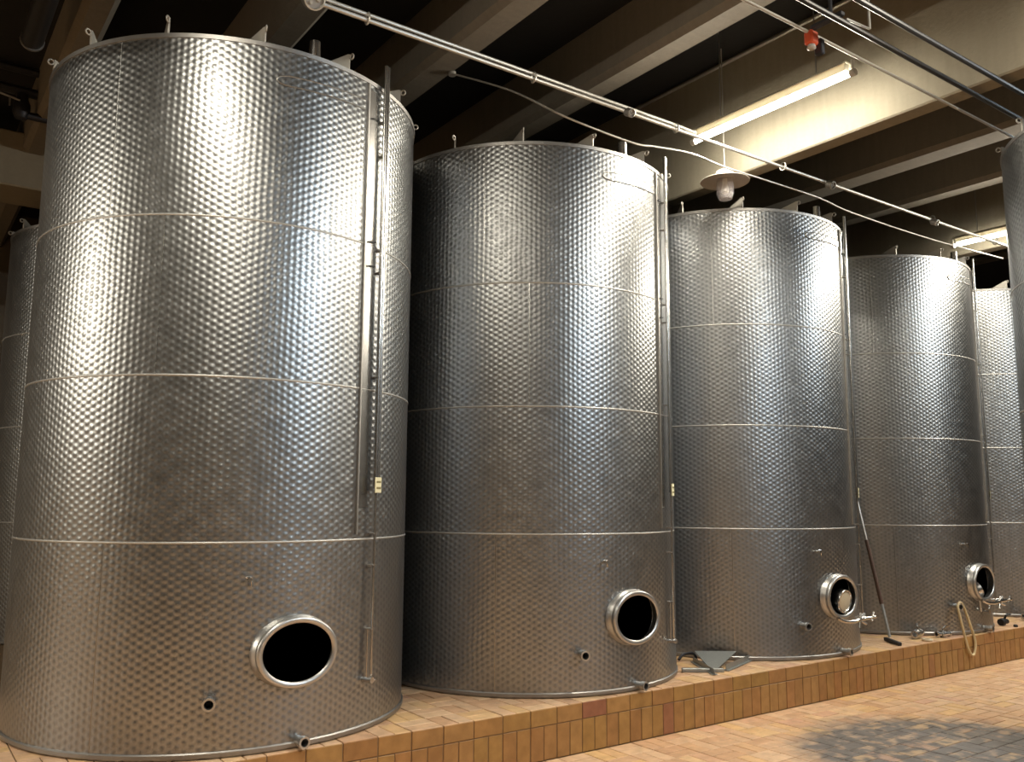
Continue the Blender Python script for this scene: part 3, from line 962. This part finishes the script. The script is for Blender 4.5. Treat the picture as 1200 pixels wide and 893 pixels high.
# dark pipework in the far left corner
t = thing('overhead_pipe', 'dark thick overhead pipe ending above the dark corner', 'pipe', (0.62, 7.0, 4.97))
bm = bmesh.new(); add_tube(bm, [(0, 0, 0), (0.0, -5.0, 0)], 0.075, 20); finish(bm, 'pipe_body', 'darkpipe', t, True)
bm = bmesh.new(); add_tube(bm, [(0, 0.0, 0), (0, -0.025, 0)], 0.082, 20); finish(bm, 'end_ring', 'dull', t, True)
pipe('cross_pipe', [(-3.5, 8.6, 5.50 - 0.06), (3.0, 8.6, 5.50 - 0.06)], 0.035, 'darkpipe', 'upper dark cross pipe behind the thick overhead pipe', 'pipe', 'dark cross pipes')
pipe('cross_pipe', [(-3.5, 8.6, 5.24), (3.0, 8.6, 5.24)], 0.045, 'darkpipe', 'lower dark cross pipe above the pale cross beam', 'pipe', 'dark cross pipes')
t = thing('pipe_valve', 'dark valve with hand lever under the lower cross pipe', 'valve', (0.72, 8.55, 5.055))
bm = bmesh.new(); add_lathe(bm, [(0, -0.09), (0.05, -0.09), (0.07, -0.04), (0.07, 0.04), (0.05, 0.09), (0.05, 0.13), (0, 0.13)], 18); finish(bm, 'valve_body', 'dark', t, True)
bm = bmesh.new(); add_tube(bm, [(-0.02, -0.06, 0.05), (-0.20, -0.07, 0.08)], 0.010, 8); add_tube(bm, [(-0.10, -0.066, 0.065), (-0.10, -0.066, -0.02)], 0.008, 8); finish(bm, 'hand_lever', 'dull', t, True)
bm = bmesh.new(); add_tube(bm, [(0.0, 0, -0.05), (0.35, 0, -0.05)], 0.035, 12); finish(bm, 'side_branch', 'dark', t, True)

# ------------------------------------------------------------------ things lying on the plinth
Z0 = ZP
# bent zinc bracket: triangular gusset on two angle legs
t = thing('zinc_bracket', 'bent zinc sheet bracket with triangular plate lying on the plinth', 'bracket', (5.47, 4.84, Z0))
def quad_plate(bm, pts, th):
    a = [Vector(p) for p in pts]
    n = (a[1] - a[0]).cross(a[2] - a[0]).normalized() * th
    v = [bm.verts.new(p) for p in a] + [bm.verts.new(p + n) for p in a]
    k = len(a)
    bm.faces.new(v[:k][::-1]); bm.faces.new(v[k:])
    for i in range(k):
        bm.faces.new((v[i], v[(i + 1) % k], v[k + (i + 1) % k], v[k + i]))
bm = bmesh.new()
quad_plate(bm, [(-0.24, -0.21, 0.012), (0.02, 0.22, 0.085), (0.30, 0.02, 0.085)], 0.006)
finish(bm, 'gusset_plate', 'zinc', t)
bm = bmesh.new()
for w, h in ((0.045, 0.004), (0.004, 0.04)):
    add_box(bm, -0.26, 0.26, -w / 2, w / 2, 0, h, 0, Matrix.Translation((-0.15, -0.03, 0.004)) @ Matrix.Rotation(1.05, 4, 'Z'))
finish(bm, 'angle_leg', 'zinc', t)
bm = bmesh.new()
for w, h in ((0.05, 0.004), (0.004, 0.045)):
    add_box(bm, -0.28, 0.28, -w / 2, w / 2, 0, h, 0, Matrix.Translation((0.18, -0.10, 0.004)) @ Matrix.Rotation(0.35, 4, 'Z'))
finish(bm, 'angle_leg', 'zinc', t)
bm = bmesh.new(); add_box(bm, -0.16, 0.16, -0.02, 0.02, 0, 0.028, 0.003, Matrix.Translation((-0.26, -0.12, 0.002)) @ Matrix.Rotation(-0.62, 4, 'Z'))
finish(bm, 'foot_bar', 'zinc', t)
bm = bmesh.new(); add_tube(bm, bez([(-0.10, 0.28, 0.02), (-0.02, 0.30, 0.05), (0.03, 0.24, 0.06), (0.0, 0.18, 0.02)], 6), 0.012, 8)
finish(bm, 'handle_loop', 'dark', t, True)

# long scraper leaning on the gauge of the tilted-door tank
t = thing('floor_scraper', 'long handled scraper leaning between two tanks', 'scraper', (7.74, 4.70, Z0))
top_p = Vector((-0.03, 0.47, 1.37))
bot_p = Vector((0.0, 0.0, 0.05))
def sp(f): return bot_p.lerp(top_p, f)
TOPV = Vector((7.79, 5.02, 1.70)) - Vector((7.74, 4.70, Z0))
top_p = TOPV
bm = bmesh.new(); add_tube(bm, [sp(0.62), sp(1.0)], 0.012, 10); finish(bm, 'grip_tube', 'dull', t, True)
bm = bmesh.new(); add_tube(bm, [sp(0.22), sp(0.66)], [0.019, 0.017], 10); finish(bm, 'shaft', 'wood', t, True)
bm = bmesh.new(); add_tube(bm, [sp(0.0), sp(0.24)], 0.014, 10); finish(bm, 'socket', 'zinc', t, True)
bm = bmesh.new(); add_box(bm, -0.19, 0.12, -0.018, 0.018, 0, 0.032, 0.005, Matrix.Translation((0.0, -0.01, 0.002)) @ Matrix.Rotation(0.95, 4, 'Z'))
finish(bm, 'rubber_blade', 'black', t)

# loose valve fittings
def fitting(loc, rotz, label, s=1.0):
    t = thing('valve_fitting', label, 'fitting', loc, rotz, 'loose steel fittings')
    bm = bmesh.new()
    mx = Matrix.Rotation(PI / 2, 4, 'Y')
    add_lathe(bm, [(0.022 * s, -0.10 * s), (0.036 * s, -0.10 * s), (0.036 * s, -0.085 * s), (0.026 * s, -0.08 * s), (0.026 * s, -0.03 * s), (0.042 * s, -0.025 * s), (0.042 * s, 0.025 * s), (0.026 * s, 0.03 * s), (0.026 * s, 0.08 * s), (0.036 * s, 0.085 * s), (0.036 * s, 0.10 * s), (0.022 * s, 0.10 * s)], 18, Matrix.Translation((0, 0, 0.043 * s)) @ mx, closed=True)
    finish(bm, 'valve_body', 'polished', t, True)
    bm = bmesh.new(); add_tube(bm, [(0, 0, 0.08 * s), (0, 0, 0.105 * s), (0.06 * s, 0.02 * s, 0.125 * s), (0.10 * s, 0.03 * s, 0.125 * s)], 0.009 * s, 8)
    finish(bm, 'lever', 'polished', t, True)
    return t
fitting((8.22, 4.70, Z0), 0.25, 'polished butterfly valve lying by the hose tank base')
fitting((8.46, 4.58, Z0), -0.3, 'smaller polished valve lying next to the butterfly valve', 0.8)
bm = bmesh.new(); add_lathe(bm, [(0.025, 0.0), (0.045, 0.0), (0.05, 0.012), (0.045, 0.022), (0.025, 0.022)], 24, Matrix.Translation((8.12, 4.55, Z0)), closed=True)
tag(finish(bm, 'pipe_gasket', 'beige', None, True), 'pale ring gasket lying near the plinth edge', 'gasket')
t = thing('hose_coupling', 'small black hose coupling beyond the hose tank', 'coupling', (9.83, 4.65, Z0))
bm = bmesh.new(); add_lathe(bm, [(0, -0.07), (0.035, -0.07), (0.04, -0.02), (0.026, 0.0), (0.026, 0.07), (0, 0.07)], 16, Matrix.Translation((0, 0, 0.04)) @ Matrix.Rotation(PI / 2, 4, 'Y')); finish(bm, 'body', 'black', t, True)
bm = bmesh.new(); add_tube(bm, [(0.01, 0, 0.06), (0.0, -0.03, 0.11), (0.05, -0.05, 0.12)], 0.012, 8); finish(bm, 'cam_lever', 'black', t, True)
bm = bmesh.new(); add_lathe(bm, [(0, 0), (0.022, 0), (0.022, 0.018), (0.012, 0.026), (0, 0.026)], 14, Matrix.Translation((9.83, 4.53, Z0)))
tag(finish(bm, 'rubber_plug', 'black', None, True), 'tiny black rubber plug beside the hose coupling', 'plug')
fitting((10.50, 4.70, Z0), 0.1, 'polished valve at the foot of the farthest tank', 1.1)

# hose loop hung on the side nozzle of the fourth tank
n = Vector((TANK_X[3], TANK_Y, ZP)) + P(-18.5, R + 0.045, 0.598 - 0.318)
pts = [n + Vector(q) for q in ((-0.045, -0.02, 0.0), (0.0, -0.02, 0.040), (0.05, -0.03, 0.0), (0.09, -0.06, -0.16), (0.125, -0.085, -0.33), (0.085, -0.09, -0.44), (0.03, -0.09, -0.45), (-0.02, -0.085, -0.38), (-0.045, -0.06, -0.20))]
bm = bmesh.new(); loop = bez(pts + [pts[0]], 6)[:-1]
add_tube(bm, loop, 0.0125, 10, closed=True)
tag(finish(bm, 'hose_loop', 'hose', None, True), 'cream hose loop hanging from a tank side nozzle', 'hose')
